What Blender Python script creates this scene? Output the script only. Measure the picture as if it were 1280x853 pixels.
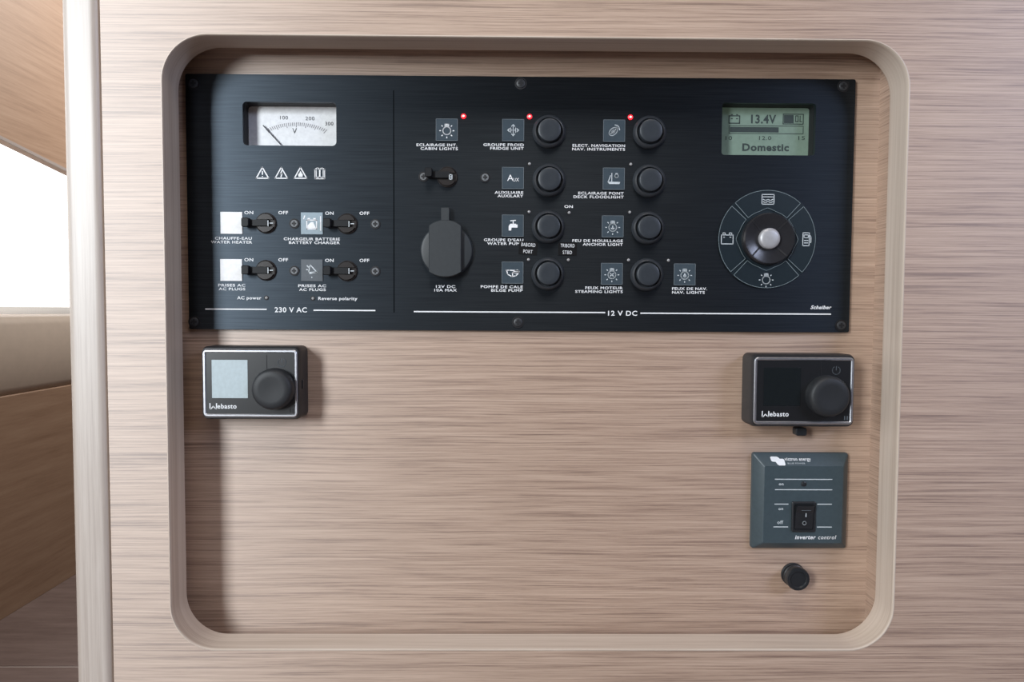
import bpy, bmesh, math, random
from mathutils import Vector, Matrix
random.seed(7)
S = bpy.context.scene
C = S.collection
for o in list(bpy.data.objects): bpy.data.objects.remove(o)

# ------------------------------------------------------------------ camera
FPX, W, H = 853.0, 1280.0, 853.0
CAM = Vector((0.0, -0.474, 0.60))
pitch, yaw, roll = math.radians(2.55), math.radians(0.54), math.radians(0.30)
fw = Vector((math.sin(yaw)*math.cos(pitch), math.cos(yaw)*math.cos(pitch), -math.sin(pitch)))
r0 = Vector((math.cos(yaw), -math.sin(yaw), 0)); u0 = r0.cross(fw)
RT = (math.cos(roll)*r0 + math.sin(roll)*u0).normalized()
UP = (math.cos(roll)*u0 - math.sin(roll)*r0).normalized()
cam_d = bpy.data.cameras.new('camera'); cam = bpy.data.objects.new('camera', cam_d); C.objects.link(cam)
m3 = Matrix((RT, UP, -fw)).transposed()
cam.matrix_world = Matrix.Translation(CAM) @ m3.to_4x4()
cam_d.sensor_fit = 'HORIZONTAL'; cam_d.sensor_width = 36.0; cam_d.lens = 36.0*FPX/W
cam_d.clip_start = 0.01; cam_d.clip_end = 60
S.camera = cam

def ray(px, py):
    return fw + RT*((px-W/2)/FPX) - UP*((py-H/2)/FPX)
def P(px, py, Y=0.0):                       # pixel -> point on the plane y = Y
    d = ray(px, py); return CAM + d*((Y-CAM.y)/d.y)
def PX(px, py, X):                          # pixel -> point on the plane x = X
    d = ray(px, py); return CAM + d*((X-CAM.x)/d.x)
def PZ(px, py, Z):
    d = ray(px, py); return CAM + d*((Z-CAM.z)/d.z)
def mpp(Y): return (Y-CAM.y)/FPX            # metres per pixel at plane Y

# ------------------------------------------------------------------ world, light, exposure
wd = bpy.data.worlds.new('world'); S.world = wd; wd.use_nodes = True
bg = wd.node_tree.nodes['Background']; bg.inputs[0].default_value = (0.95, 0.86, 0.80, 1); bg.inputs[1].default_value = 0.05
def area(name, loc, target, sx, sy, energy, col):
    l = bpy.data.lights.new(name, 'AREA'); l.shape = 'RECTANGLE'; l.size = sx; l.size_y = sy; l.energy = energy; l.color = col
    o = bpy.data.objects.new(name, l); C.objects.link(o); o.location = loc
    o.rotation_euler = (Vector(target)-Vector(loc)).to_track_quat('-Z', 'Y').to_euler()
    return o
area('companionway_daylight', (-1.28, -1.62, 1.10), (-0.15, 0.0, 0.60), 0.42, 1.0, 44, (0.90, 0.96, 1.0))
area('starboard_window_daylight', (1.35, -1.10, 1.30), (0.1, 0.0, 0.6), 0.6, 0.35, 10, (0.66, 0.74, 1.0))
area('overhead_warm_fill', (0.10, -0.80, 2.0), (0.1, -0.3, 0.5), 0.6, 0.6, 7.5, (1.0, 0.90, 0.82))  # unseen soft lamp added overhead as warm general fill
area('settee_fill', (-0.30, 1.3, 1.5), (-0.96, 1.0, 0.5), 0.6, 0.6, 13, (1.0, 0.96, 0.92))  # unseen lamp added inboard to brighten settee and cushion, apart from the window
S.view_settings.view_transform = 'Standard'; S.view_settings.look = 'None'
S.view_settings.exposure = 0.0; S.view_settings.gamma = 1.0; S.view_settings.use_curve_mapping = False

# ------------------------------------------------------------------ materials
def mat(name, col, rough=0.5, metal=0.0, spec=0.5, emit=None, es=0.0, coat=0.0, coat_r=0.1, var=0.06, vscale=400.0, trans=0.0):
    m = bpy.data.materials.new(name); m.use_nodes = True; nt = m.node_tree; b = nt.nodes['Principled BSDF']
    tc = nt.nodes.new('ShaderNodeTexCoord'); nz = nt.nodes.new('ShaderNodeTexNoise'); nz.inputs['Scale'].default_value = vscale
    nt.links.new(tc.outputs['Object'], nz.inputs['Vector'])
    rp = nt.nodes.new('ShaderNodeValToRGB')
    rp.color_ramp.elements[0].position = 0.3; rp.color_ramp.elements[1].position = 0.7
    rp.color_ramp.elements[0].color = (*[c*(1-var) for c in col], 1); rp.color_ramp.elements[1].color = (*[min(1, c*(1+var)) for c in col], 1)
    nt.links.new(nz.outputs['Fac'], rp.inputs['Fac']); nt.links.new(rp.outputs['Color'], b.inputs['Base Color'])
    b.inputs['Roughness'].default_value = rough; b.inputs['Metallic'].default_value = metal
    b.inputs['Specular IOR Level'].default_value = spec
    b.inputs['Coat Weight'].default_value = coat; b.inputs['Coat Roughness'].default_value = coat_r
    b.inputs['Transmission Weight'].default_value = trans
    if emit: b.inputs['Emission Color'].default_value = (*emit, 1); b.inputs['Emission Strength'].default_value = es
    return m

def wood(name, dark, mid, light, sc, rough=0.42, spec=0.5, bump=0.15, contrast=1.0, coat=0.0, aniso=0.0):
    """veneer: streaks stretched along the grain; sc = noise frequency per metre along x, y, z"""
    m = bpy.data.materials.new(name); m.use_nodes = True; nt = m.node_tree; b = nt.nodes['Principled BSDF']; N = nt.nodes.new; L = nt.links.new
    tc = N('ShaderNodeTexCoord')
    # slow waviness of the grain
    wv = N('ShaderNodeTexNoise'); wv.inputs['Scale'].default_value = 9.0; wv.inputs['Detail'].default_value = 1.0
    L(tc.outputs['Object'], wv.inputs['Vector'])
    sub = N('ShaderNodeVectorMath'); sub.operation = 'MULTIPLY_ADD'; sub.inputs[1].default_value = (0.0022,)*3
    L(wv.outputs['Color'], sub.inputs[0]); L(tc.outputs['Object'], sub.inputs[2])
    def streak(f, detail, rgh):
        mp = N('ShaderNodeMapping'); mp.inputs['Scale'].default_value = [a*f for a in sc]; L(sub.outputs[0], mp.inputs['Vector'])
        nz = N('ShaderNodeTexNoise'); nz.inputs['Scale'].default_value = 1.0; nz.inputs['Detail'].default_value = detail; nz.inputs['Roughness'].default_value = rgh
        L(mp.outputs[0], nz.inputs['Vector']); return nz.outputs['Fac']
    a = streak(1.0, 5, 0.75); c = streak(0.22, 3, 0.6)
    mx = N('ShaderNodeMix'); mx.data_type = 'FLOAT'; mx.inputs[0].default_value = 0.26; L(a, mx.inputs[2]); L(c, mx.inputs[3])
    rp = N('ShaderNodeValToRGB'); cr = rp.color_ramp
    w = 0.17/contrast
    cr.elements[0].position = 0.5-w; cr.elements[0].color = (*dark, 1); cr.elements[1].position = 0.5+w; cr.elements[1].color = (*light, 1)
    e = cr.elements.new(0.49); e.color = (*mid, 1)
    L(mx.outputs[0], rp.inputs['Fac']); L(rp.outputs['Color'], b.inputs['Base Color'])
    bp = N('ShaderNodeBump'); bp.inputs['Strength'].default_value = bump; bp.inputs['Distance'].default_value = 0.0004
    L(a, bp.inputs['Height']); L(bp.outputs['Normal'], b.inputs['Normal'])
    if aniso:
        b.inputs['Anisotropic'].default_value = aniso; tg = N('ShaderNodeCombineXYZ'); tg.inputs[2].default_value = 1.0; L(tg.outputs[0], b.inputs['Tangent']); b.inputs['IOR'].default_value = 1.85
    b.inputs['Roughness'].default_value = rough; b.inputs['Specular IOR Level'].default_value = spec
    b.inputs['Coat Weight'].default_value = coat; b.inputs['Coat Roughness'].default_value = 0.5; b.inputs['Coat IOR'].default_value = 1.65
    return m

M = {}
OAK = dict(dark=(0.205, 0.120, 0.080), mid=(0.415, 0.278, 0.197), light=(0.55, 0.395, 0.295))
M['oak'] = wood('oak_veneer', **OAK, sc=(12, 12, 1000), rough=0.56, spec=1.0, bump=0.12, aniso=0.6, contrast=1.4)
M['oak_trim'] = wood('oak_solid_vertical', dark=(0.36, 0.29, 0.245), mid=(0.47, 0.40, 0.345), light=(0.56, 0.49, 0.435), sc=(420, 420, 9), rough=0.5, spec=1.0, coat=1.0, bump=0.08)
M['oak_rim'] = wood('oak_rim', dark=(0.45, 0.355, 0.285), mid=(0.57, 0.475, 0.395), light=(0.65, 0.56, 0.48), sc=(5, 420, 5), rough=0.42, spec=0.6, bump=0.08)
M['oak_far'] = wood('oak_locker', dark=(0.30, 0.185, 0.12), mid=(0.42, 0.27, 0.18), light=(0.50, 0.34, 0.24), sc=(5, 5, 120), rough=0.5, contrast=0.8)
M['oak_seat_dim'] = wood('oak_settee_dim', dark=(0.22, 0.13, 0.08), mid=(0.30, 0.19, 0.125), light=(0.37, 0.25, 0.17), sc=(4, 4, 60), rough=0.5, contrast=0.8)  # same oak, colour darkened for the weaker light on the seat
M['floor'] = wood('floor_laminate', dark=(0.13, 0.09, 0.08), mid=(0.20, 0.145, 0.13), light=(0.27, 0.20, 0.18), sc=(6, 50, 50), rough=0.45, contrast=0.8)
M['caulk'] = mat('pale_caulk', (0.40, 0.34, 0.31), 0.7)
M['panel'] = None
def panel_mat():
    m = bpy.data.materials.new('black_brushed_panel'); m.use_nodes = True; nt = m.node_tree; b = nt.nodes['Principled BSDF']; N = nt.nodes.new; L = nt.links.new
    tc = N('ShaderNodeTexCoord'); mp = N('ShaderNodeMapping'); mp.inputs['Scale'].default_value = (25, 25, 1400); L(tc.outputs['Object'], mp.inputs[0])
    nz = N('ShaderNodeTexNoise'); nz.inputs['Scale'].default_value = 1; nz.inputs['Detail'].default_value = 3; L(mp.outputs[0], nz.inputs['Vector'])
    rp = N('ShaderNodeValToRGB'); rp.color_ramp.elements[0].position = .3; rp.color_ramp.elements[1].position = .7
    rp.color_ramp.elements[0].color = (.050, .062, .076, 1); rp.color_ramp.elements[1].color = (.068, .083, .100, 1)
    L(nz.outputs['Fac'], rp.inputs[0]); L(rp.outputs[0], b.inputs['Base Color'])
    b.inputs['Metallic'].default_value = 1.0; b.inputs['Roughness'].default_value = 0.48; b.inputs['Anisotropic'].default_value = 0.75
    tg = N('ShaderNodeCombineXYZ'); tg.inputs[2].default_value = 1.0; L(tg.outputs[0], b.inputs['Tangent'])
    return m
M['panel'] = panel_mat()
M['groove'] = mat('groove', (.004, .005, .006), .9, spec=.05)
M['print'] = mat('white_print', (.80, .82, .84), .6)
M['black'] = mat('black_plastic', (.016, .018, .021), .36, spec=.5)
M['black_gloss'] = mat('black_gloss', (.010, .010, .012), .08, spec=.6)
M['black_matte'] = mat('black_rubber', (.016, .018, .021), .55, spec=.5)
M['black_deep'] = mat('black_recess', (.006, .006, .008), .6)
M['breaker'] = mat('breaker_brown_black', (.030, .026, .025), .25, spec=.6)
M['lever'] = mat('lever_black', (.009, .010, .012), .5, spec=.25)
M['dish'] = mat('dish_black', (.020, .020, .023), .24, spec=.6)
M['ring'] = mat('button_ring', (.030, .034, .040), .38)
M['cap'] = mat('button_cap', (.030, .036, .044), .40, spec=.5)
M['socket'] = mat('socket_cap_rubber', (.028, .033, .037), .5, spec=.5)
M['screw'] = mat('blackened_screw', (.16, .17, .18), .5)
M['screw_black'] = mat('black_screw', (.030, .032, .036), .45)
M['tile'] = mat('smoked_tile', (.055, .075, .092), .25, spec=.6)
M['tile_edge'] = mat('tile_edge', (.16, .19, .21), .3)
M['tile_glare'] = mat('tile_window_glare', (.86, .87, .88), .2, spec=.6)  # white base colour stands in for window glare on two tiles
M['tile_grey'] = mat('grey_tile', (.30, .38, .43), .3)
M['tile_dark'] = mat('dark_tile', (.10, .115, .13), .3)
M['icon'] = mat('icon_print', (.55, .60, .63), .6)
M['icon_white'] = mat('icon_white', (.85, .86, .88), .6)
M['dial'] = mat('white_dial', (.80, .81, .82), .35, spec=.5)
M['ink'] = mat('black_ink', (.04, .04, .05), .6)
M['ink_grey'] = mat('grey_ink', (.28, .27, .29), .6)
M['lcd'] = mat('green_lcd', (.19, .26, .21), .3, emit=(.20, .30, .22), es=.10, spec=.5)  # slight emission added to a display that only reflects ambient light
M['lcd_ink'] = mat('lcd_ink', (.035, .05, .045), .5)
M['led_red'] = mat('lit_red_led', (.8, .02, .03), .3, emit=(1, .015, .03), es=1.1)
M['led_core'] = mat('lit_led_core', (1, .5, .4), .3, emit=(1, .42, .36), es=2.2)
M['led_off'] = mat('unlit_led', (.30, .30, .30), .25)
M['silver'] = mat('satin_silver', (.60, .61, .65), .38, metal=1.0)
M['silver_btn'] = mat('silver_button', (.42, .42, .44), .42, metal=0.25)
M['pad'] = mat('pad_smoked', (.010, .018, .024), .35, spec=.5)
M['pad_line'] = mat('pad_edge', (.19, .24, .26), .4)
M['housing'] = mat('housing_black', (.020, .020, .022), .45)
M['face'] = mat('controller_face', (.006, .007, .009), .34, spec=.9)
M['screen_pale'] = mat('pale_lcd', (.42, .50, .53), .3, spec=.6, emit=(.62, .74, .80), es=.08)  # faint emission added; the screen itself only reflects daylight
M['screen_dark'] = mat('dark_lcd', (.010, .013, .015), .12, spec=.5)
M['inv'] = mat('slate_plastic', (.048, .070, .082), .42, spec=.5)
M['sticker'] = mat('black_tape', (.006, .006, .007), .35)
M['cushion'] = mat('beige_vinyl', (.47, .385, .315), .55, var=.03, vscale=60)
M['white'] = mat('white_liner', (.85, .85, .84), .5)
M['daylight'] = mat('daylight_pane', (1, 1, 1), .4, emit=(1, 1, 1), es=1.3)
M['glue'] = mat('dark_joint', (.10, .085, .075), .7)

# ------------------------------------------------------------------ mesh helpers
WL = {}                                     # world location of each object's origin
def link(name, me, m, loc, parent=None, smooth=False):
    if m is not None and not me.materials: me.materials.append(m)
    o = bpy.data.objects.new(name, me); C.objects.link(o)
    loc = Vector(loc); WL[o] = loc
    if parent is not None:
        o.parent = parent; o.location = loc - WL[parent]
    else: o.location = loc
    return o
def empty(name, loc):
    o = bpy.data.objects.new(name, None); C.objects.link(o); o.location = loc; WL[o] = Vector(loc); o.empty_display_size = .02; return o
def tag(o, label, cat=None, group=None, kind=None):
    o['label'] = label
    if cat: o['category'] = cat
    if group: o['group'] = group
    if kind: o['kind'] = kind
    return o
def finish(bm, name, smooth_angle=None):
    bmesh.ops.recalc_face_normals(bm, faces=bm.faces)
    me = bpy.data.meshes.new(name); bm.to_mesh(me); bm.free()
    if smooth_angle:
        me.polygons.foreach_set('use_smooth', [True]*len(me.polygons))
        try: me.set_sharp_from_angle(angle=math.radians(smooth_angle))
        except Exception: pass
    return me
def rrect(w, h, r, n=6, cx=0, cy=0):
    r = min(r, w/2-1e-6, h/2-1e-6); pts = []
    for sx, sy, a0 in ((1, 1, 0), (-1, 1, 90), (-1, -1, 180), (1, -1, 270)):
        for k in range(n+1):
            a = math.radians(a0 + 90*k/n)
            pts.append((cx+sx*(w/2-r)+r*math.cos(a), cy+sy*(h/2-r)+r*math.sin(a)))
    return pts
def circ(r, n=40, cx=0, cy=0): return [(cx+r*math.cos(2*math.pi*k/n), cy+r*math.sin(2*math.pi*k/n)) for k in range(n)]
def loft(rings, name='m', smooth=35, cap0=True, cap1=True, closed=False, axis='y'):
    """rings: [(points2d, depth)], depth grows towards the viewer (-y); axis='z' extrudes upward instead"""
    bm = bmesh.new(); R = []
    for pts, d in rings:
        if axis == 'y': R.append([bm.verts.new((x, -d, z)) for x, z in pts])
        elif axis == 'z': R.append([bm.verts.new((x, y, d)) for x, y in pts])
        else: R.append([bm.verts.new((d, x, z)) for x, z in pts])
    n = len(R[0]); pairs = list(zip(R[:-1], R[1:]))
    if closed: pairs.append((R[-1], R[0]))
    for a, b in pairs:
        for i in range(n):
            j = (i+1) % n; bm.faces.new((a[i], a[j], b[j], b[i]))
    if not closed:
        if cap0: bm.faces.new(R[0])
        if cap1: bm.faces.new(R[-1])
    return finish(bm, name, smooth)
def slab(w, h, d, r=0.0005, b=0.0004, d0=0.0, name='slab', n=5, axis='y'):
    b = min(b, d*0.49)
    return loft([(rrect(w, h, r, n), d0), (rrect(w, h, r, n), d0+d-b), (rrect(w-2*b, h-2*b, max(r-b, 1e-5), n), d0+d)], name, axis=axis)
def poly_prism(pts, d, d0=0.0, name='prism'): return loft([(pts, d0), (pts, d0+d)], name, smooth=None)
def merge(meshes, name):
    bm = bmesh.new()
    for me, off in meshes:
        n0 = len(bm.verts); bm.from_mesh(me); bm.verts.ensure_lookup_table()
        for v in bm.verts[n0:]: v.co += Vector(off)
    me = bpy.data.meshes.new(name); bm.to_mesh(me); bm.free()
    return me
def flat_shape(loops, thick, name):
    """closed 2D loops (holes allowed) -> plate from y=0 to y=-thick"""
    cu = bpy.data.curves.new(name, 'CURVE'); cu.dimensions = '2D'; cu.fill_mode = 'BOTH'; cu.extrude = thick/2
    for pts in loops:
        sp = cu.splines.new('POLY'); sp.points.add(len(pts)-1); sp.use_cyclic_u = True
        for p, q in zip(sp.points, pts): p.co = (q[0], q[1], 0, 1)
    return curve_to_mesh(cu, name, thick)
def curve_to_mesh(cu, name, thick):
    o = bpy.data.objects.new(name+'_tmp', cu); C.objects.link(o)
    dg = bpy.context.evaluated_depsgraph_get(); me = bpy.data.meshes.new_from_object(o.evaluated_get(dg))
    bpy.data.objects.remove(o); bpy.data.curves.remove(cu)
    for v in me.vertices: v.co = Vector((v.co.x, -(v.co.z+thick/2), v.co.y))
    me.name = name; me.materials.clear()
    return me
TH = 0.00006
def text_mesh(body, w, h, shear=0.0, bold=0.0):
    """lettering scaled to w x h metres, centred"""
    cu = bpy.data.curves.new('lettering', 'FONT'); cu.body = body; cu.size = 1.0; cu.extrude = 0.5; cu.offset = bold; cu.shear = shear; cu.resolution_u = 3
    cu.space_character = 1.10
    me = curve_to_mesh(cu, 'lettering', 1.0)
    xs = [v.co.x for v in me.vertices]; x0, x1 = min(xs), max(xs)
    cap = 0.73 if any(c.isupper() or c.isdigit() or c in 'bdfhkl' for c in body) else 0.55
    for v in me.vertices:
        v.co = Vector(((v.co.x-(x0+x1)/2)/(x1-x0)*w, v.co.y*TH, (v.co.z-cap/2)/cap*h))
    return me
def text(body, x0, x1, yc, h, Y, parent, m='print', name='lettering', bold=0.018, shear=0.0):
    s = mpp(Y)
    return link(name, text_mesh(body, (x1-x0)*s, h*s, shear, bold), M[m], P((x0+x1)/2, yc, Y), parent)
def stroke_mesh(lines, width, s, name='pictogram', fills=()):
    """polylines in px (y down), width px, s metres per px"""
    bm = bmesh.new(); hw = width/2*s
    def box(a, b, e):
        d = (b-a); L = d.length
        if L < 1e-9: return
        d /= L; n = Vector((-d.y, d.x))*hw; a = a-d*e; b = b+d*e
        q = [a+n, a-n, b-n, b+n]
        f = [bm.verts.new((p.x, -TH, p.y)) for p in q]; k = [bm.verts.new((p.x, 0, p.y)) for p in q]
        bm.faces.new(f); bm.faces.new(k[::-1])
        for i in range(4): bm.faces.new((f[i], k[i], k[(i+1) % 4], f[(i+1) % 4]))
    for pts, closed in lines:
        v = [Vector((x*s, -y*s)) for x, y in pts]
        if closed: v.append(v[0])
        for a, b in zip(v[:-1], v[1:]): box(a, b, hw*0.7 if len(v) > 2 else 0)
    for pts in fills:
        f = [bm.verts.new((x*s, -TH, -y*s)) for x, y in pts]; k = [bm.verts.new((x*s, 0, -y*s)) for x, y in pts]
        bm.faces.new(f); bm.faces.new(k[::-1]); n = len(pts)
        for i in range(n): bm.faces.new((f[i], k[i], k[(i+1) % n], f[(i+1) % n]))
    return finish(bm, name)
def strokes(lines, width, cx, cy, Y, parent, m='icon', name='pictogram', fills=()):
    return link(name, stroke_mesh(lines, width, mpp(Y), name, fills), M[m], P(cx, cy, Y), parent)
def pcirc(r, n=20, cx=0, cy=0, ry=None): return [(cx+r*math.cos(2*math.pi*k/n), cy+(ry or r)*math.sin(2*math.pi*k/n)) for k in range(n)]
def hline(x0, x1, y, Y, parent, w=1.6, m='print', y1=None):
    return strokes([([(x0-(x0+x1)/2, 0), (x1-(x0+x1)/2, 0)], False)], w, (x0+x1)/2, y, Y, parent, m, 'printed_line')

# ------------------------------------------------------------------ the setting
YF, YR = -0.0345, -0.0138                    # bulkhead front face, back of its rim
zfloor = 0.0
lf, rt = P(209.0, 430, YF).x, P(1125.5, 430, YF).x
tp, bt = P(640, 47.5, YF).z, P(640, 811.5, YF).z
cw, ch = rt-lf, tp-bt; ccx, ccz = (lf+rt)/2, (tp+bt)/2
RAD = 0.0285
px_l = P(125, 20, YF).x; px_l2 = P(140, 840, YF).x
post_r = (px_l+px_l2)/2; post_l = (P(75, 20, YF).x + P(92, 840, YF).x)/2

fl = link('floor', slab(6.4, 5.4, 0.05, .001, .0005, axis='z'), M['caulk'], (0.2, 0.9, zfloor-0.0505))
tag(fl, 'brown wood-look cabin floor with pale seams below the settee', 'floor', kind='structure')
seam = PZ(40, 834, 0).y
pw = 0.42
pm = slab(6.4, pw-0.004, 0.006, .001, .0008, axis='z', name='plank')
for k in range(-5, 7):
    yk = seam + pw*(k+0.5)
    if -1.75 < yk-pw/2 and yk+pw/2 < 3.55:
        link('plank', pm, M['floor'], (0.2, yk, zfloor-0.0055), fl)

BH_T, BH_B = 1.45, 0.0
bw0, bw1 = post_r+0.0006, 1.15
bulk = flat_shape([[(bw0, BH_B), (bw1, BH_B), (bw1, BH_T), (bw0, BH_T)],
                   rrect(cw+0.0024, ch+0.0024, RAD+0.0012, 14, ccx, ccz)], YR-YF, 'wall_front')
wf = link('wall_front', bulk, M['oak'], (0, YR, 0))
tag(wf, 'pale oak veneer bulkhead with a round-cornered opening cut through it', 'wall', kind='structure')

n = 14
def cut(g, r): return rrect(cw+2*g, ch+2*g, RAD+r, n)
rim = loft([(cut(.0012, .0012), 0.0), (cut(.0012, .0012), YR-YF+.0002), (cut(.0006, .0006), YR-YF+.0003), (cut(.0001, .0001), YR-YF-.0003),
            (cut(0, 0), YR-YF-.001), (cut(0, 0), 0.0)], 'trim_1', closed=True, smooth=40)
tag(link('trim_1', rim, M['oak_rim'], (ccx, YR, ccz)), 'light solid wood rim lining the rounded opening in the bulkhead', 'trim', kind='structure')

pw_ = post_r-post_l
post = loft([(rrect(pw_, .040, .006, 6), 0), (rrect(pw_, .040, .006, 6), BH_T)], 'trim_2', axis='z', smooth=40)
tag(link('trim_2', post, M['oak_trim'], ((post_l+post_r)/2, YF+.0196, 0)), 'whitish vertical-grained post with rounded edges at the bulkhead end', 'trim', kind='structure')

# recessed back wall, open behind the switch panel, and its side panels
pTL, pTR, pBR, pBL = P(233, 93.5, -.003), P(1069.5, 98, -.003), P(1061.5, 416.5, -.003), P(235, 411, -.003)
pl, pr = (pTL.x+pBL.x)/2, (pTR.x+pBR.x)/2; pt, pb = (pTL.z+pTR.z)/2, (pBR.z+pBL.z)/2
pcx, pcz, pwid, phei = (pl+pr)/2, (pt+pb)/2, pr-pl, pt-pb
bx0, bx1, bz0, bz1 = lf-.013, rt+.0006, bt-.013, tp+.013
wb = link('wall_back', flat_shape([[(bx0-.02, bz0-.02), (bx1+.02, bz0-.02), (bx1+.02, bz1+.02), (bx0-.02, bz1+.02)],
                                   rrect(pwid-.03, phei-.03, .003, 3, pcx, pcz)], .010, 'wall_back'), M['oak'], (0, .010, 0))
tag(wb, 'oak veneer back wall of the recess that carries the controls', 'wall', kind='structure')
dep = -YR
for (cx, cz, w_, h_) in (((bx1+.006), (bz0+bz1)/2, .012, bz1-bz0), (bx0-.006, (bz0+bz1)/2, .012, bz1-bz0),
                         ((bx0+bx1)/2, bz1+.006, bx1-bx0, .012), ((bx0+bx1)/2, bz0-.006, bx1-bx0, .012)):
    link('side_panel', slab(w_, h_, dep, .0004, .0003, name='side_panel'), M['oak'], (cx, 0, cz), wb)

# ------------------------------------------------------------------ settee side seen past the bulkhead
XS = -0.963
zc0 = PX(0, 489, XS).z; zc1 = PX(0, 389, XS).z
stt = tag(empty('settee', (XS-.25, 1.35, 0)), 'brown oak settee front standing on the cabin floor under a beige cushion', 'settee')
sb = link('front_panel', slab(.50, 3.6, zc0-.012-.001, .004, .002, axis='z', name='settee_base'), M['oak_seat_dim'], (XS-.25-.004, 1.35, .001), stt)
hc = zc1-zc0
cush = loft([(rrect(.50, 3.5, .02), .0), (rrect(.52, 3.52, .03), .015), (rrect(.524, 3.524, .03), hc*.5), (rrect(.52, 3.52, .03), hc-.015), (rrect(.50, 3.5, .02), hc)], 'settee_cushion', axis='z', smooth=60)
tag(link('settee_cushion', cush, M['cushion'], (XS-.26, 1.35, zc0-.012)), 'thick beige vinyl seat cushion on the oak settee', 'cushion')
lk = [PX(-90, 131, XS), PX(0, 174, XS), PX(75, 211, XS), PX(120, 233, XS)]
lt = 1.42
loop = [(p.y, p.z) for p in lk] + [(lk[-1].y, lt), (lk[0].y, lt)]
lme = loft([(loop, 0.0), (loop, -0.018)], 'body', axis='x', smooth=None)
lo = tag(empty('cabin_side_panel', (XS, lk[1].y, lk[1].z)), 'warm oak cabin side panel with a slanting lower edge above the white window', 'panel')
link('board', lme, M['oak_far'], (XS, 0, 0), lo)
e = [(p.y, p.z) for p in lk]; lip = e + [(y, z+.006) for y, z in e[::-1]]
link('edge_strip', loft([(lip, 0.0), (lip, .003)], 'edge_strip', axis='x', smooth=None), M['caulk'], (XS, 0, 0), lo)
# far window: white frame and a bright pane
wx = XS-.44
win = link('window_1', merge([(slab(.04, 3.6, .90, .002, .001, axis='z'), (0, 0, 0))], 'window_1'), M['white'], (wx-.03, 1.35, .58))
tag(win, 'bright overexposed daylight window between the oak side panel and the cushion', 'window', kind='structure')
link('pane', slab(.006, 3.4, .74, .001, .0005, axis='z', name='pane'), M['daylight'], (wx-.005, 1.35, .605), win)

# ------------------------------------------------------------------ switch panel
YP = -0.003                                   # face of the black plate
sp = tag(empty('switch_panel', (pcx, 0, pb)), 'black brushed electrical switch panel with voltmeter, round buttons and green display', 'switch panel')
K = mpp(YP)
# plate with two windows
def rect_px(x0, x1, y0, y1, Y):
    a, b = P(x0, y0, Y), P(x1, y1, Y); return (a.x+b.x)/2, (a.z+b.z)/2, abs(b.x-a.x), abs(b.z-a.z)
vm = rect_px(303, 420.5, 127, 182.5, YP); lc = rect_px(903, 1018.5, 128.5, 194.5, YP)
plate = flat_shape([rrect(pwid, phei, .0012, 4, 0, 0), rrect(vm[2], vm[3], .0028, 5, vm[0]-pcx, vm[1]-pcz), rrect(lc[2], lc[3], .002, 5, lc[0]-pcx, lc[1]-pcz)], .003, 'faceplate')
fp = link('faceplate', plate, M['panel'], (pcx, 0, pcz), sp)
gx = P(492.3, 252, YP); gt, gb = P(493, 113, YP).z, P(491.5, 391, YP).z
link('groove', slab(.0007, gt-gb, .00003, .0003, .00001), M['groove'], (gx.x, YP, (gt+gb)/2), fp)

def well(rc, depth, name, parent, r=.0025):
    x, z, w_, h_ = rc; o_ = rrect(w_+.002, h_+.002, r+.001, 5); i_ = rrect(w_-.0002, h_-.0002, r, 5)
    return link(name, loft([(o_, -depth), (o_, -.0001), (i_, -.0001), (i_, -depth)], name, closed=True, smooth=40), M['black_deep'], (x, 0, z), parent)
# voltmeter
vmt = well(vm, .0085, 'voltmeter', sp); vmt['label'] = 'white analogue voltmeter dial with needle in a dark window'
YD = .0075
dial = link('dial', slab(vm[2]+.001, vm[3]+.001, .001, .001, .0002), M['dial'], (vm[0], YD+.001, vm[1]), vmt)
YD2 = YD-.0001
sD = mpp(YD2)
for b_, x_, y_, w_ in (('100', 355, 147, 9.5), ('200', 387.5, 148, 11), ('300', 411.5, 154.5, 10)):
    text(b_, x_-w_/2, x_+w_/2, y_, 4.6, YD2, vmt, 'ink', bold=0.0)
text('V', 365.5, 371, 163.5, 7, YD2, vmt, 'ink', bold=0.0)
tk = []
for i in range(31):
    t = i/30; x_ = 333 + t*75; y_ = 153.3 + ((x_-370.5)/37)**2*8.2
    dx, dy = x_-369, y_-205; L_ = math.hypot(dx, dy); ln = 4.2 if i % 5 else 6
    tk.append(([(x_-370, y_-160), (x_-370-dx/L_*ln, y_-160-dy/L_*ln)], False))
strokes(tk, .75, 370, 160, YD2, vmt, 'ink_grey', 'scale_marks')
strokes([([(329-340, 157-169), (351-340, 181-169)], False)], 1.3, 340, 169, YD2-.0012, vmt, 'ink', 'needle')
# display
dsp = well(lc, .0085, 'display', sp, .0015); dsp['label'] = 'green liquid crystal display in a dark window'
link('screen', slab(lc[2]+.001, lc[3]+.001, .001, .0005, .0002), M['lcd'], (lc[0], YD+.001, lc[1]), dsp)
text('13.4V', 939, 970, 148.7, 10.5, YD2, dsp, 'lcd_ink', bold=0.028)
text('Domestic', 928, 986, 184, 9, YD2, dsp, 'lcd_ink', bold=0.035)
text('12.0', 949, 964, 172.5, 5, YD2, dsp, 'lcd_ink', bold=0.0)
text('10', 907, 915, 172.5, 5, YD2, dsp, 'lcd_ink', bold=0.0); text('15', 998, 1006, 172.5, 5, YD2, dsp, 'lcd_ink', bold=0.0)
strokes([([(-6.5, -3.5), (6.5, -3.5), (6.5, 5.5), (-6.5, 5.5)], True), ([(-4.5, -5), (-2, -5)], False), ([(2, -5), (4.5, -5)], False), ([(-4.5, 0), (-2, 0)], False), ([(2, 0), (4.5, 0)], False)], 1.3, 918, 148.5, YD2, dsp, 'lcd_ink')
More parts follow.
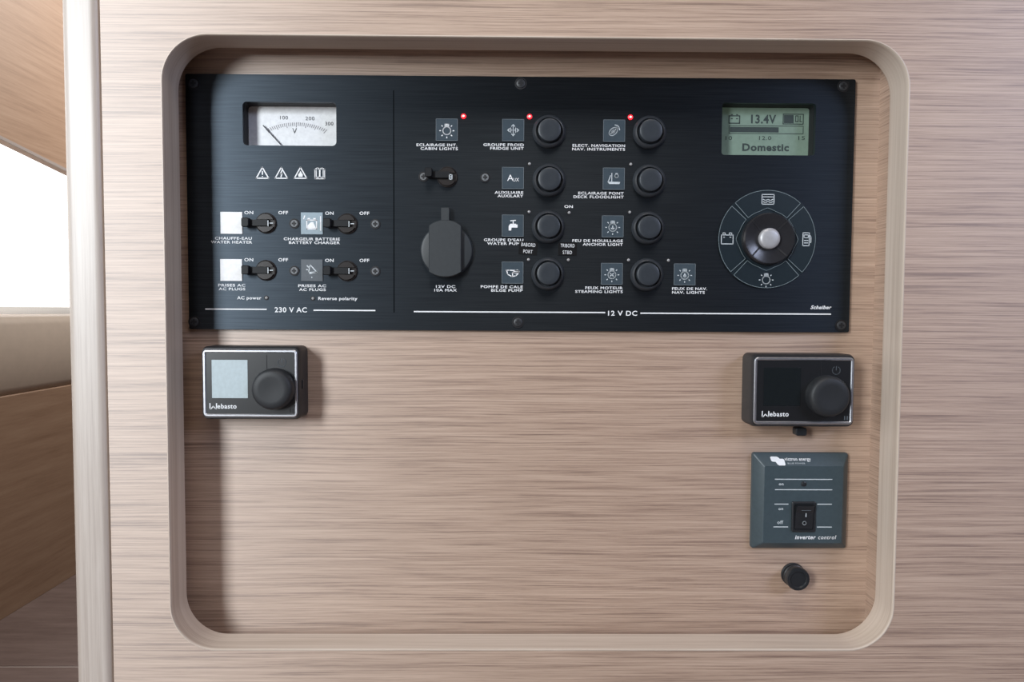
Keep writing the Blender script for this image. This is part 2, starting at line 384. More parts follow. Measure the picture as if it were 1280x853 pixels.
strokes([([(-46, -4.7), (46, -4.7), (46, 4.7), (-46, 4.7)], True)], .8, 957.7, 162.3, YD2, dsp, 'lcd_ink', 'level_bar', fills=[[(-45, -3.2), (15.5, -3.2), (15.5, 3.2), (-45, 3.2)]])
strokes([([(-12.5, -6), (12.5, -6), (12.5, 6), (-12.5, 6)], True), ([(3, -4), (6, -4), (6, 3), (3, 3)], True), ([(8.5, -4), (8.5, 3), (10.5, 3)], False)], 1.0, 991.5, 149, YD2, dsp, 'lcd_ink', 'charge_box', fills=[[(-11.5, -5), (0.5, -5), (0.5, 5), (-11.5, 5)]])

# printed lettering
T = [('ON', 305.5, 316.5, 265.7, 4.0), ('OFF', 348, 360, 265.8, 4.0), ('ON', 406.5, 417, 266.5, 4.0), ('OFF', 449.5, 461.5, 266.6, 4.0),
     ('ON', 305.5, 316.5, 324.7, 4.0), ('OFF', 348, 360, 324.8, 4.0), ('ON', 406.5, 417, 325.5, 4.0), ('OFF', 449.5, 461.5, 325.6, 4.0),
     ('CHAUFFE-EAU', 269, 314.5, 297.9, 3.4), ('WATER HEATER', 264, 315, 302.7, 3.4),
     ('CHARGEUR BATTERIE', 355, 424.5, 298.8, 3.4), ('BATTERY CHARGER', 361.5, 424.5, 303.4, 3.4),
     ('PRISES AC', 273, 306.5, 356.6, 3.4), ('AC PLUGS', 273.5, 306.5, 361.3, 3.4),
     ('PRISES AC', 373, 407.5, 357.4, 3.4), ('AC PLUGS', 374, 407, 362.1, 3.4),
     ('AC power', 296.5, 326.5, 372.4, 4.0), ('Reverse polarity', 398, 446.5, 373.2, 4.0),
     ('230 V AC', 343.5, 383.5, 387.3, 6.4), ('12 V DC', 760, 796.5, 391.6, 6.2),
     ('ECLAIRAGE INT.', 521, 571, 181.2, 3.4), ('CABIN LIGHTS', 526, 572, 185.8, 3.4),
     ('GROUPE FROID', 604.5, 654.5, 181.0, 3.4), ('FRIDGE UNIT', 613, 654.5, 185.5, 3.4),
     ('ELECT. NAVIGATION', 716, 781, 182.0, 3.4), ('NAV. INSTRUMENTS', 715.5, 781, 186.5, 3.4),
     ('AUXILIAIRE', 618.5, 654, 240.6, 3.4), ('AUXILARY', 622, 654, 245.0, 3.4),
     ('ECLAIRAGE PONT', 723, 779.5, 241.6, 3.4), ('DECK FLOODLIGHT', 717, 779.5, 246.2, 3.4),
     ("GROUPE D'EAU", 605, 654, 300.0, 3.4), ('WATER PUMP', 609, 654, 304.5, 3.4),
     ('FEU DE MOUILLAGE', 715.5, 778.5, 301.0, 3.4), ('ANCHOR LIGHT', 728.5, 778.5, 305.6, 3.4),
     ('POMPE DE CALE', 601, 653.5, 358.6, 3.4), ('BILGE PUMP', 614, 653.5, 363.1, 3.4),
     ('FEUX MOTEUR', 731.5, 778.5, 360.0, 3.4), ('STEAMING LIGHTS', 719, 778.5, 364.6, 3.4),
     ('FEUX DE NAV.', 840, 884, 361.0, 3.4), ('NAV. LIGHTS', 840, 881, 365.6, 3.4),
     ('12V DC', 545, 569, 358.3, 3.4), ('10A MAX', 543, 571, 362.8, 3.4), ('ON', 705.5, 716, 258.3, 3.4)]
for b_, x0, x1, yc, h_ in T: text(b_, x0, x1, yc, h_, YP, sp)
text('Scheiber', 1013, 1039.5, 384.2, 4.6, YP, sp, bold=.03, shear=.35)
hline(257, 333, 386.7, YP, sp); hline(392, 469, 388.2, YP, sp); hline(517.5, 756.5, 390.3, YP, sp); hline(800, 1039.5, 392.3, YP, sp)
# warning signs
tri = [(0, -7), (7.6, 6.3), (-7.6, 6.3)]
strokes([(tri, True), ([(0, -2.5), (0, 2)], False), ([(0, 3.6), (0, 4.6)], False)], 1.5, 328, 216.5, YP, sp, 'print', 'warning_sign')
strokes([(tri, True), ([(.8, -3), (-1, 1), (1, .5), (-.4, 4.6)], False)], 1.4, 351.6, 216.5, YP, sp, 'print', 'warning_sign')
strokes([(tri, True)], 1.4, 375.6, 216.5, YP, sp, 'print', 'warning_sign', fills=[[(0, -3), (1.8, .2), (3, 2), (2.4, 4.6), (-2.4, 4.6), (-3, 2), (-1.4, .2)]])
strokes([([(-5.6, 6), (-5.6, -5), (-3, -6.4), (0, -5.6), (3, -6.4), (5.6, -5), (5.6, 6)], True), ([(0, -5.6), (0, 6)], False), ([(-4.4, 5), (4.4, 5)], False), ([(-4.6, -4), (-4.6, 5)], False), ([(4.6, -4), (4.6, 5)], False)], 1.8, 399.7, 217, YP, sp, 'print', 'manual_sign')

# tiles with pictograms
YT = YP-.0008
def bulb(extra=()):
    rays = [([(7.2*math.cos(a), 1.2+7.2*math.sin(a)), (9.2*math.cos(a), 1.2+9.2*math.sin(a))], False) for a in [math.radians(d) for d in (0, 45, 90, 135, 180, 225, 315)]]
    return [(pcirc(4.8, 18, 0, 1.2), True), ([(-2.2, -3.4), (-2.2, -6.6), (2.2, -6.6), (2.2, -3.4)], False), ([(-2.2, -5), (2.2, -5)], False)] + rays + list(extra)
rot = lambda pts, a: [(x*math.cos(a)-y*math.sin(a), x*math.sin(a)+y*math.cos(a)) for x, y in pts]
icons = {
 'cabin': dict(lines=bulb(), width=1.2),
 'fridge': dict(lines=[([(0, -7), (0, 7)], False), ([(-7, 0), (-4.5, 0)], False), ([(-3, 0), (-1, 0)], False), ([(1, 0), (3, 0)], False), ([(4.5, 0), (7, 0)], False),
            ([(-2, -4.6), (0, -7), (2, -4.6)], False), ([(-2, 4.6), (0, 7), (2, 4.6)], False), ([(-4.6, -2), (-7, 0), (-4.6, 2)], False), ([(4.6, -2), (7, 0), (4.6, 2)], False),
            ([(-3, -3), (-3, 3)], False), ([(3, -3), (3, 3)], False)], width=.9),
 'nav': dict(lines=[(rot(pcirc(6, 18, -1.5, 0, 3.9), -.75), True), (rot([(-6, 0), (3, 0)], -.75), False), (rot(pcirc(2.4, 12, -1.5, 0, 1.6), -.75), True), ([(1, -7), (4, -6.4), (6, -4), (6.6, -1)], False), ([(2, -4.6), (4.4, -2.6)], False)], width=1.1),
 'boat': dict(lines=[([(-2.5, -7), (-2.5, 4)], False), ([(-4, -4), (-7, 4)], False), (pcirc(2.2, 12, 3.4, -3.4), True), ([(2, -6.4), (4.8, -6.4)], False)], width=1.0, fills=[[(-8, 3.6), (8, 4), (7, 6.6), (-5.6, 6.6)]]),
 'tap': dict(lines=[([(-3, -6), (4, -6.6)], False), ([(.6, -6), (.6, -2)], False)], width=1.2, fills=[[(-5, 6), (-5, .5), (-3, -2.4), (4, -2.4), (4, -1.5), (6, -1.5), (6, 2.4), (-1.4, 2.4), (-2, 6)]]),
 'bilge': dict(lines=[([(-8, -3), (-4, -3), (7.5, -2.4)], False), ([(-7.4, -3), (-6, 2), (-1, 4.8), (4, 4.0), (7, 1), (7.6, -2.4)], False), ([(0, 4), (0, 0), (6, -.6)], False)], width=1.3, fills=[[(1, .8), (1, -2), (6, -4), (9, -1), (6, 1)]]),
 'anchor': dict(lines=bulb([([(0, -1), (0, 3.4)], False), ([(-1.8, 2), (0, 3.6), (1.8, 2)], False)]), width=1.1),
 'steam': dict(lines=bulb([([(-2.2, -.6), (2.2, 3)], False), ([(2.2, -.6), (-2.2, 3)], False)]), width=1.1),
 'navl': dict(lines=bulb([([(0, -1.6), (1.8, 3), (-1.4, 3)], True)]), width=1.1),
 'batt': dict(lines=[([(-6, -4), (6, -4), (6, 7), (-6, 7)], True), ([(-8.5, -9.5), (-10, -5)], False), ([(11, -9), (11, 9)], False)], width=1.3, fills=[[(-5.6, 6.6), (-5.6, 3), (-1, -1.6), (2, -1.6), (5.6, 6.6)], [(-5, -6.5), (-2, -6.5), (-2, -4), (-5, -4)], [(2, -6.5), (5, -6.5), (5, -4), (2, -4)]]),
 'plug': dict(lines=[([(-6, -6), (-3, -3)], False), ([(-7, -1), (-4.6, -.6)], False), ([(-2, -7), (6, 2), (-4, 2.6), (-2, -7)], False), ([(-3, 4), (7, 2)], False), ([(0, 8), (0, 9.5)], False)], width=1.3),
}
tile_cache = {}
def tile(x0, x1, y0, y1, icon, m='tile', im='icon', extra=None):
    x, z, w_, h_ = rect_px(x0, x1, y0, y1, YT)
    key = 't'
    if key not in tile_cache: tile_cache[key] = slab(27.2*mpp(YT), 27.2*mpp(YT), .0007, .0003, .00025, name='pictogram_tile')
    me = tile_cache[key]
    if m != 'tile': me = me.copy(); me.materials.clear()
    t = link('pictogram_tile', me, M[m], (x, YP, z), sp)
    if m == 'tile':
        s_ = 13.2
        strokes([([(s_, -s_), (s_, s_)], False), ([(-s_, -s_), (-s_, s_)], False), ([(-s_, s_), (s_, s_)], False), ([(-s_, -s_), (s_, -s_)], False)], .55, (x0+x1)/2, (y0+y1)/2, YT, t, 'tile_edge', 'tile_border')
    if icon == 'aux':
        text('A', (x0+x1)/2-7.2, (x0+x1)/2+.6, (y0+y1)/2-.5, 8, YT, t, 'icon_white', 'pictogram', .0); text('UX', (x0+x1)/2, (x0+x1)/2+7.6, (y0+y1)/2+2, 4.4, YT, t, 'icon_white', 'pictogram', .0)
    elif icon: strokes(icons[icon]['lines'], icons[icon]['width'], (x0+x1)/2, (y0+y1)/2, YT, t, im, 'pictogram', icons[icon].get('fills', ()))
    return t
t1 = tile(276.5, 301.5, 265.5, 292, None, 'tile_glare'); t1['label'] = 'blank tile coloured white for window glare'
t2 = tile(276, 301.5, 324.5, 351, None, 'tile_glare'); t2['label'] = 'blank tile coloured white for window glare'
tile(376.3, 403, 265.7, 293, 'batt', 'tile_grey', 'icon_white'); tile(376, 403.5, 324.3, 352, 'plug', 'tile_dark', 'icon')
for a in ((545, 572, 148.5, 176, 'cabin'), (628, 655, 149, 176.5, 'fridge'), (754, 781.5, 150, 177, 'nav'), (627.5, 655, 209, 236.3, 'aux'), (753.5, 781, 210, 237, 'boat'),
          (627, 654.8, 268.5, 296, 'tap'), (752.2, 779.6, 269.5, 297, 'anchor'), (627, 654.3, 327.2, 354.8, 'bilge'), (751.2, 778.5, 329, 356, 'steam'), (842.4, 869.4, 329.5, 357, 'navl')):
    tile(*a, im='icon_white' if a[4] in ('tap', 'bilge', 'aux', 'cabin') else 'icon')

# round push buttons
c = 40
btn = loft([(circ(.0113, c), 0), (circ(.0113, c), .0006), (circ(.0110, c), .0016), (circ(.0102, c), .0028), (circ(.0094, c), .0033), (circ(.0089, c), .0031), (circ(.0087, c), .0008)], 'push_button')
capm = loft([(circ(.0079, c), 0), (circ(.0078, c), .0042), (circ(.0075, c), .0049), (circ(.0068, c), .0052), (circ(.004, c), .0051)], 'button_cap')
for (x_, y_) in ((687, 162.5), (687, 223.5), (686, 282), (685.5, 341), (813, 163.5), (812.5, 224.5), (811, 283.5), (809.5, 342)):
    q = P(x_-.4, y_+1.4, YP-.002); q.y = YP
    b_ = link('push_button', btn, M['ring'], q, sp)
    link('button_cap', capm, M['cap'], q+Vector((0, -.0010, 0)), b_)

# indicator lamps
ledm = loft([(circ(.0018, 16), 0), (circ(.0017, 16), .0006), (circ(.0010, 16), .0010)], 'indicator_lamp'); led2 = loft([(circ(.0009, 12), 0), (circ(.0006, 12), .0005)], 'lamp_core')
for (x_, y_) in ((579.5, 145.5), (662, 146), (788, 146.7)):
    l_ = link('indicator_lamp', ledm, M['led_red'], P(x_, y_, YP), sp); l_['label'] = 'lit red indicator lamp'
    link('lamp_core', led2, M['led_core'], P(x_, y_, YP)+Vector((0, -.0008, 0)), l_)
led3 = loft([(circ(.0016, 16), 0), (circ(.0016, 16), .0003), (circ(.0011, 16), .0003)], 'indicator_lamp'); led4 = loft([(circ(.0010, 12), 0), (circ(.0009, 12), .0005), (circ(.0004, 12), .0008)], 'lamp_dome')
for (x_, y_) in ((661.5, 205), (788, 205.5), (661, 265), (711, 266), (786.7, 265.5), (660.2, 324.7), (710, 325), (785.2, 325.2), (835, 325.7), (333, 372.5), (391, 373.2)):
    l_ = link('indicator_lamp', led3, M['black_deep'], P(x_, y_, YP), sp)
    link('lamp_dome', led4, M['led_off'], P(x_, y_, YP)+Vector((.0002, -.0003, 0)), l_)

# screws
def screw_mesh(r):
    return loft([(circ(r*1.12, 28), 0), (circ(r*1.10, 28), .0004), (circ(r*.90, 28), .00045), (circ(r*.86, 28), .0002)], 'screw')
def head_mesh(r):
    return loft([(circ(r*.80, 28), .0001), (circ(r*.80, 28), .0006), (circ(r*.72, 28), .0008)], 'screw_head')
def cross_mesh(r):
    a, b2 = r*.50, r*.19
    pts = [(-b2, a), (b2, a), (b2, b2), (a, b2), (a, -b2), (b2, -b2), (b2, -a), (-b2, -a), (-b2, -b2), (-a, -b2), (-a, b2), (-b2, b2)]
    return poly_prism(pts, .0001, 0, 'cross_slot')
rs_, rb_ = .0031, .0037
SM = {0: (screw_mesh(rs_), head_mesh(rs_), cross_mesh(rs_)), 1: (screw_mesh(rb_), head_mesh(rb_), cross_mesh(rb_))}
for (x_, y_, big) in ((368, 279.7, 0), (469.3, 280.2, 0), (368, 338.7, 0), (469.3, 339.3, 0), (529.5, 221, 0), (606.5, 222, 0), (651, 104.5, 1), (647.5, 403, 1), (243, 402.5, 1), (1051.3, 407, 1), (1054, 108, 1), (242, 104.5, 1)):
    a_, b_, c_ = SM[big]; q = P(x_, y_, YP)
    s_ = link('screw', a_, M['black_deep'], q, sp)
    link('screw_head', b_, M['screw_black' if big else 'screw'], q, s_); link('cross_slot', c_, M['black_deep'], q+Vector((0, -.00075, 0)), s_)

# toggle circuit breakers
def halfmoon(r, sgn, gap):
    a0 = math.asin(gap/r); pts = [(r*math.cos(a), sgn*r*math.sin(a)) for a in [a0+(math.pi-2*a0)*k/16 for k in range(17)]]
    return pts
R_ = .0068
brk = merge([(loft([(circ(R_+.0003, 36), 0), (circ(R_+.0003, 36), .0006), (circ(R_-.0002, 36), .0012), (circ(R_-.0006, 36), .0009)], 'collar'), (0, 0, 0)),
             (poly_prism(halfmoon(R_-.0008, 1, .0024), .0024), (0, 0, 0)), (poly_prism(halfmoon(R_-.0008, -1, .0026), .0024), (0, 0, 0))], 'circuit_breaker')
def lever_mesh(up=0.0):
    # neck from the slot out to the left, then a raised thumb tab
    neck = loft([(rrect(.0160, .0046, .0008, 3, -.0050, up*.4), .0006), (rrect(.0150, .0042, .0008, 3, -.0055, up*.5), .0032)], 'neck')
    tab = loft([(rrect(.0050, .0060, .001, 3, -.0122, up), .0024), (rrect(.0050, .0062, .001, 3, -.0124, up), .0056), (rrect(.0042, .0054, .001, 3, -.0124, up), .0061)], 'tab')
    return merge([(neck, (0, 0, 0)), (tab, (0, 0, 0))], 'lever')
lev0, lev1 = lever_mesh(0.0), lever_mesh(.0022)
def breaker(x_, y_, lev, mark=True):
    q = P(x_, y_, YP); b_ = link('circuit_breaker', brk, M['breaker'], q, sp)
    link('lever', lev, M['lever'], q, b_)
    if mark:
        strokes([([(2.2, -4), (2.2, 3.2)], False), ([(4.2, -.6), (8.4, -.6)], False)], 1.1, x_, y_+.4, YP-.0034, b_, 'icon', 'switch_mark')
    else: strokes([([(2.5, -3), (2.5, 2.6), (5.5, 2.6), (5.5, -3)], True), ([(2.5, -.2), (5.5, -.2)], False)], 1.2, x_, y_, YP-.0034, b_, 'icon', 'switch_mark')
for (x_, y_) in ((332.8, 279.2), (434, 280), (332.8, 338.2), (434, 339)): breaker(x_, y_, lev0)
breaker(559.3, 221.5, lev1, False)

# 12 V socket cap
q = P(558.3, 313.5, YP-.002); q.y = YP; k_ = K
sc_ = link('socket_cap', loft([(circ(32.6*k_, 56), 0), (circ(32.4*k_, 56), .0022), (circ(31*k_, 56), .0032), (circ(28*k_, 56), .0037)], 'socket_cap'), M['socket'], q, sp)
def bar_pts(w, top, bot, r):   # straight sides, ends rounded as arcs of the cap
    pts = []
    for t in [i/12 for i in range(13)]:
        x = (-w/2 + w*t); pts.append((x, bot*math.sqrt(max(0, 1-(x/(r))**2))))
    for t in [i/12 for i in range(13)]:
        x = (w/2 - w*t); pts.append((x, top*math.sqrt(max(0, 1-(x/(r))**2))))
    return pts
link('grip_bar', loft([([(x*k_, z*k_) for x, z in bar_pts(40, 37, -33, 34)], .002), ([(x*k_, z*k_) for x, z in bar_pts(40, 37, -33, 34)], .0062), ([(x*k_, z*k_) for x, z in bar_pts(38, 36, -32, 34)], .0068)], 'grip_bar'), M['socket'], q+Vector((-1.2*k_, 0, 0)), sc_)
link('hinge_tab', slab(10.5*k_, 17*k_, .0045, .0006, .0004), M['socket'], q+Vector((-1.5*k_, 0, 44*k_)), sc_)

# four-way navigation pad
PCX, PCY = 958.8, 299.2
q = P(PCX, PCY, YP)
pad = link('navigation_pad', loft([(circ(61.5*k_, 72), 0), (circ(61.2*k_, 72), .00025)], 'navigation_pad'), M['pad'], q, sp)
pad['label'] = 'round four-way navigation pad with silver centre button'
def seg_pts(a0):
    pts = []; h = 42.3
    for i in range(25):
        t = a0 - h + 2*h*i/24; pts.append((60.5*math.cos(math.radians(t)), 60.5*math.sin(math.radians(t))))
    for i in range(25):
        t = a0 + h - 2*h*i/24; r = 35.8 + 3.0*max(0, 1-abs(t-a0)/16); pts.append((r*math.cos(math.radians(t)), r*math.sin(math.radians(t))))
    return pts
YS = YP-.0010
for a0 in (0, 90, 180, 270):
    pts = seg_pts(a0)
    sg = link('pad_segment', poly_prism([(x*k_, z*k_) for x, z in pts], .0009, 0, 'pad_segment'), M['pad'], q, pad)
    strokes([([(x, -z) for x, z in pts], True)], .6, PCX, PCY, YS, sg, 'pad_line', 'segment_edge')
YS2 = YS-.0001
strokes([([(-7.5, -6), (7.5, -6), (7.5, 6), (-7.5, 6)], True), ([(-7.5, -3), (7.5, -3)], False), ([(-6, 0), (-3, 1.5), (0, 0), (3, 1.5), (6, 0)], False), ([(-6, 3), (-3, 4), (0, 2.6), (3, 4), (6, 3)], False)], 1.0, 960, 249.3, YS2, pad, 'icon')
strokes([([(-7.3, -4), (7.3, -4), (7.3, 7), (-7.3, 7)], True), ([(-5.5, -4), (-5.5, -6.6), (-2.5, -6.6), (-2.5, -4)], False), ([(2.5, -4), (2.5, -6.6), (5.5, -6.6), (5.5, -4)], False), ([(-5, -1.3), (-3, -1.3)], False), ([(3, -1.3), (5, -1.3)], False), ([(-4, -2.3), (-4, -.3)], False)], 1.0, 909, 298, YS2, pad, 'icon')
strokes([([(-4.5, -8), (3.5, -8), (3.5, 8), (-4.5, 8)], True), ([(-3, -5.5), (2.4, -5.5), (2.4, -2), (-3, -2)], True), ([(3.5, -6), (5.6, -3), (5.6, 4), (3.5, 4)], False), ([(-3, 1.5), (2.4, 1.5)], False), ([(-3, 4.5), (2.4, 4.5)], False)], 1.0, 1008, 299.3, YS2, pad, 'icon')
strokes(bulb(), 1.1, 957.7, 349, YS2, pad, 'icon')
dish = link('rocker_dish', loft([(circ(32.5*k_, 56), 0), (circ(32*k_, 56), .0040), (circ(30.5*k_, 56), .0050), (circ(28*k_, 56), .0048), (circ(20*k_, 56), .0034), (circ(13*k_, 56), .0028)], 'rocker_dish'), M['dish'], q, pad)
link('centre_button', loft([(circ(12.9*k_, 40), .002), (circ(12.9*k_, 40), .0050), (circ(11.8*k_, 40), .0058), (circ(8*k_, 40), .0063), (circ(3*k_, 40), .0065)], 'centre_button', smooth=60), M['silver_btn'], q, pad)
for a in (45, 135, 225, 315):
    r0_, r1_ = 13.5, 30.5; ca, sa = math.cos(math.radians(a)), math.sin(math.radians(a)); nx, nz = -sa*.9, ca*.9
    bm = bmesh.new(); vs = []
    for r_, d_ in ((r0_, .0030), (20, .0036), (28, .0050), (r1_, .0052)):
        vs.append((bm.verts.new(((r_*ca+nx)*k_, -d_, (r_*sa+nz)*k_)), bm.verts.new(((r_*ca-nx)*k_, -d_, (r_*sa-nz)*k_)), bm.verts.new(((r_*ca-nx)*k_, -d_+.0008, (r_*sa-nz)*k_)), bm.verts.new(((r_*ca+nx)*k_, -d_+.0008, (r_*sa+nz)*k_))))
    for A_, B_ in zip(vs[:-1], vs[1:]):
        for i in range(4): bm.faces.new((A_[i], A_[(i+1) % 4], B_[(i+1) % 4], B_[i]))
    bm.faces.new(vs[0]); bm.faces.new(vs[-1])
    link('dish_slit', finish(bm, 'dish_slit'), M['black_deep'], q, pad)

# black tape labels
for (x_, y_, a_, b_, ang) in ((660.2, 310.3, 'BABORD', 'PORT', 3.5), (709.3, 311.3, 'TRIBORD', 'STBD', .8)):
    q2 = P(x_, y_, YP); st = link('tape_label', slab(23.3*K, 16.4*K, .00022, .0002, .00005, name='tape_label'), M['sticker'], q2, sp)
    st.rotation_euler = (0, math.radians(ang), 0)
    for bb, dz, w_ in ((a_, 4.2, 17.5), (b_, -4.2, 11.5)):
        t_ = bpy.data.objects.new('lettering', text_mesh(bb, w_*K, 4.6*K, 0, .0)); t_.data.materials.append(M['print']); C.objects.link(t_); t_.parent = st; t_.location = (0, -.00022, dz*K)

# ------------------------------------------------------------------ heating controllers
YC = -0.0185
kc = mpp(YC)
def controller(x0, x1, y0, y1, knob, lit, label):  # lit selects the pale screen with its added emission
    """x0..y1: pixel outline of the front face"""
    x, z, w_, h_ = rect_px(x0, x1, y0, y1, YC)
    root = tag(empty('heating_controller', (x, 0, z-h_/2)), label, 'controller')
    o = Vector((x, 0, z))
    link('housing', loft([(rrect(w_, h_, .004), 0), (rrect(w_, h_, .004), .0150), (rrect(w_-.0016, h_-.0016, .0036), .0176), (rrect(w_-.0022, h_-.0022, .0034), .0180)], 'housing'), M['housing'], o, root)
    fo, fi = (w_-.0032, h_-.0042), (w_-.0072, h_-.0082)
    link('bezel', loft([(rrect(*fo, .0028), .0175), (rrect(*fo, .0028), .0186), (rrect(fo[0]-.001, fo[1]-.001, .0024), .0191), (rrect(fi[0]+.001, fi[1]+.001, .0008), .0191), (rrect(*fi, .0006), .0186), (rrect(*fi, .0006), .0175)], 'bezel', closed=True), M['silver'], o, root)
    fc = link('face', loft([(rrect(fi[0]+.0004, fi[1]+.0004, .0006), .0176), (rrect(fi[0]+.0004, fi[1]+.0004, .0006), .0184)], 'face'), M['face'], o, root)
    def off(px, py): return P(px, py, YC-.0001)
    sx0, sx1, sy0, sy1 = x0+14.5, x0+60, y0+17, y0+65
    a, b, cw_, ch_ = rect_px(sx0, sx1, sy0, sy1, -.0184)
    link('screen', slab(cw_, ch_, .0002, .0003, .00008, name='screen'), M['screen_pale' if lit else 'screen_dark'], (a, -.0184, b), root)
    kx, ky = knob
    q = P(kx, ky, YC-.007); q.y = YC+.0001
    link('knob', loft([(circ(.0139, 56), 0), (circ(.0137, 56), .0045), (circ(.0130, 56), .0065), (circ(.0115, 56), .0076), (circ(.008, 56), .0076), (circ(.004, 56), .0072)], 'knob', smooth=60), M['black_matte'], q, root)
    # brand lettering: zigzag initial and small letters
    lx, ly = x0+12.5, y0+75.2
    strokes([([(0, -3.6), (0, 3), (1.2, 3.4), (4, -.2), (6.4, 2.6), (8, 3.2), (8.2, -3.6)], False)], 1.3, lx, ly, -.0185, root, 'print', 'lettering')
    text('ebasto', lx+9.2, lx+33.2, ly-.4, 6.2, -.0185, root, 'print', bold=.02)
    px_, py_ = x1-23, y0+20.5
    strokes([([(5*math.cos(a), 5*math.sin(a)) for a in [math.radians(-60+300*i/16) for i in range(17)]], False), ([(0, -5.5), (0, 0)], False)], .8, px_, py_, -.0185, root, 'tile_dark', 'power_symbol')
    strokes([([(-1.6, -2.4), (-1.6, 2.4)], False), ([(1.8, -2.4), (1.8, 2.4)], False)], 1.4, x1-11, y1-12, -.0185, root, 'black_deep' if lit else 'tile_dark', 'pause_symbol')
    strokes([([(0, -10), (0, 10)], False)], .8, x1-42, y0+21, -.0185, root, 'black_deep', 'seam_line')
    link('clip', slab(.0030, .0062, .0016, .0006, .0003, name='clip'), M['black'], (x+w_/2-.0008, -.0125, z-.001), root)
    return root, o
controller(250, 375.3, 433, 525.5, (339, 487.5), True, 'heating controller with pale screen mounted below the voltmeter side')
r2, o2 = controller(944-.5-3.2, 1068.3, 442.8, 534.8, (1038.5, 496.5), False, 'heating controller with black screen mounted above the slate inverter switch')
q = P(999, 539, -.006)
link('release_tab', slab(14*mpp(-.006), 10*mpp(-.006), .006, .0015, .0006, name='release_tab'), M['black'], (q.x, -.004, q.z), r2)

# ------------------------------------------------------------------ inverter control
x, z, w_, h_ = rect_px(939.3, 1055, 565, 684.3, 0)
HI = .0085; YI = -HI
iv = tag(empty('inverter_control', (x, 0, z-h_/2)), 'slate grey square inverter switch with white lettering and a black rocker', 'switch')
o = Vector((x, 0, z)); fx, fz, fw_, fh_ = rect_px(955, 1052.5, 582, 680, YI)
dx_, dz_ = fx-x, fz-z
link('body', loft([(rrect(w_, h_, .0018, 4), 0), (rrect(w_, h_, .0018, 4), .0022), (rrect(w_-.0008, h_-.0008, .0016, 4), .0030), (rrect(fw_, fh_, .0012, 4, dx_, dz_), HI-.0003), (rrect(fw_-.001, fh_-.001, .001, 4, dx_, dz_), HI)], 'body', smooth=20), M['inv'], o, iv)
for a in ((968, 1041, 599.5), (968, 1041, 612.5), (968, 985.7, 630.5), (1021.5, 1040, 630.6), (966.5, 985.3, 659), (1021, 1040, 659.2)): hline(a[0], a[1], a[2], YI, iv, 1.1, 'icon')
text('on', 973.5, 979.5, 605.5, 2.8, YI, iv, 'icon', bold=.02); text('on', 973, 979, 636.5, 2.8, YI, iv, 'icon', bold=.02); text('off', 971.5, 979, 653, 4.6, YI, iv, 'icon', bold=.01)
text('inverter', 993.5, 1020, 672.3, 3.9, YI, iv, 'icon_white', bold=.02, shear=.2); text('control', 1022.5, 1045.5, 671.8, 5.2, YI, iv, 'icon_white', bold=.0, shear=.2)
lm_ = ledm.copy(); lm_.materials.clear(); link('indicator_lamp', lm_, M['black'], P(1004.5, 605.2, YI), iv)
# logo and brand on the upper bevel
def bevel_point(px, py):
    """pixel -> point on the upper bevel plane"""
    A = Vector((x, -.0030, z+h_/2)); B = Vector((x, -HI, fz+fh_/2)); nrm = (B-A).cross(Vector((1, 0, 0))).normalized()
    d = ray(px, py); return CAM + d*((A-CAM).dot(nrm)/d.dot(nrm))
A = Vector((x, -.0030, z+h_/2)); B = Vector((x, -HI, fz+fh_/2)); tilt = math.atan2((A.y-B.y), (A.z-B.z))
def on_bevel(o_, px, py):
    p_ = bevel_point(px, py)+Vector((0, -.00012, .00008)); o_.location = p_-WL[iv]; o_.rotation_euler = (-tilt, 0, 0)
si = mpp(-.006)/math.cos(tilt)
lg = [(-6.6, -4), (-5.6, -4.8), (.2, -4.8), (1.6, -4), (3, -2.4), (6.4, -2.4), (7.4, -1.4), (7.6, 4), (6.8, 5), (1, 5), (-.4, 4), (-1.8, 1), (-5, .8), (-6.2, -.2)]
on_bevel(link('logo', stroke_mesh([], 1, si, 'logo', fills=[lg]), M['icon_white'], (0, 0, 0), iv), 971.5, 576.6)
on_bevel(link('lettering', text_mesh('victron energy', 33*mpp(-.006), 2.9*si, 0, .015), M['icon_white'], (0, 0, 0), iv), 997.0, 574.6)
on_bevel(link('lettering', text_mesh('BLUE POWER', 22*mpp(-.006), 1.7*si, 0, .0), M['icon'], (0, 0, 0), iv), 995.5, 579.6)
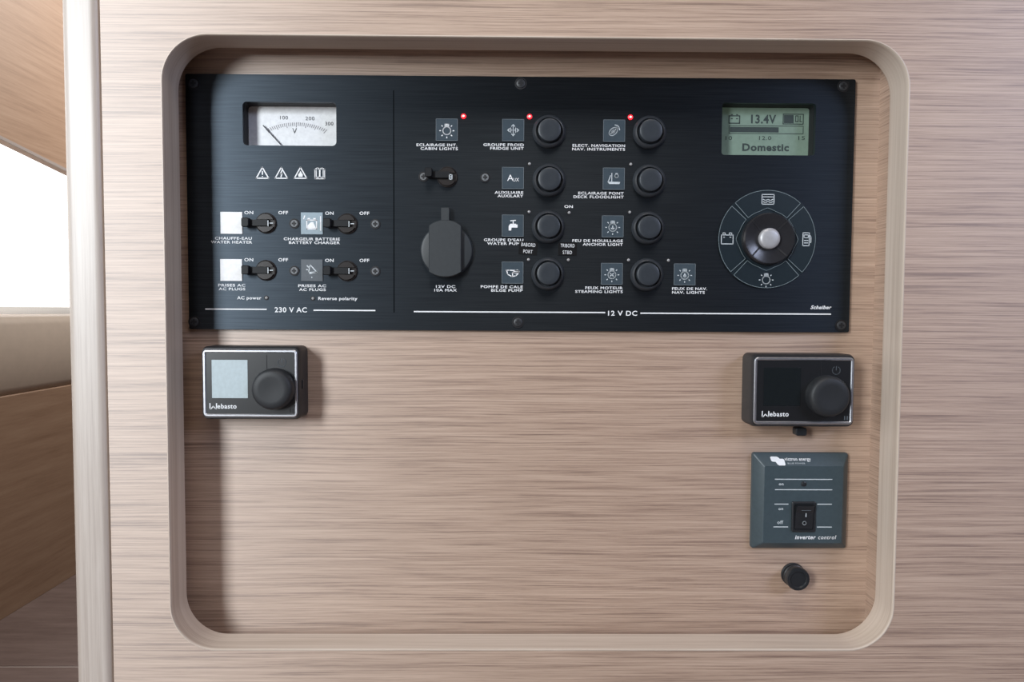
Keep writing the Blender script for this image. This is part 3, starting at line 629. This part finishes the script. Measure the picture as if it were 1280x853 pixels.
# rocker switch
rx, rz, rw, rh = rect_px(990.3, 1019, 627.5, 665.5, YI-.001)
rs = link('rocker_switch', loft([(rrect(rw, rh, .001), 0), (rrect(rw, rh, .001), .0010), (rrect(rw-.001, rh-.001, .0008), .0014), (rrect(rw-.0032, rh-.0036, .0006), .0014), (rrect(rw-.0034, rh-.0038, .0006), .0004)], 'rocker_switch'), M['black'], (rx, YI, rz), iv)
bm = bmesh.new(); a_, b_ = (rw-.0042)/2, (rh-.0046)/2
prof = [(b_, .0006), (b_, .0042), (b_*.35, .0022), (-b_, .0012), (-b_, .0004)]
L1 = [bm.verts.new((-a_, -d, zz)) for zz, d in prof]; L2 = [bm.verts.new((a_, -d, zz)) for zz, d in prof]
for i in range(len(prof)):
    j = (i+1) % len(prof); bm.faces.new((L1[i], L1[j], L2[j], L2[i]))
bm.faces.new(L1); bm.faces.new(L2)
link('rocker', finish(bm, 'rocker'), M['black'], (rx, YI, rz), rs)
strokes([([(0, -2.6), (0, 2.2)], False)], 1.0, 1007.5, 644.5, YI-.0032, rs, 'icon', 'switch_mark')
strokes([(pcirc(2.2, 14), True)], 1.0, 1005.5, 654.3, YI-.0028, rs, 'icon', 'switch_mark')
strokes([([(-6, 0), (6, 0)], False)], .6, 1008, 638.5, YI-.0046, rs, 'tile_dark', 'switch_mark')

# ------------------------------------------------------------------ black push knob
q = P(990.6, 718, 0)
pk = tag(empty('push_knob', (q.x, 0, q.z-.0085)), 'small round black push knob below the slate inverter control', 'knob')
link('flange', loft([(circ(.0083, 40), 0), (circ(.0083, 40), .0012), (circ(.0078, 40), .0018), (circ(.0072, 40), .0018), (circ(.0072, 40), .0030)], 'flange'), M['black'], q, pk)
link('collar', loft([(circ(.0076, 40), .0028), (circ(.0080, 40), .0036), (circ(.0080, 40), .0046), (circ(.0074, 40), .0050)], 'collar'), M['black'], q, pk)
link('button', loft([(circ(.0074, 40), .0048), (circ(.0080, 40), .0060), (circ(.0081, 40), .0092), (circ(.0076, 40), .0102), (circ(.0058, 40), .0104), (circ(.0052, 40), .0096), (circ(.002, 40), .0098)], 'button'), M['black'], q, pk)
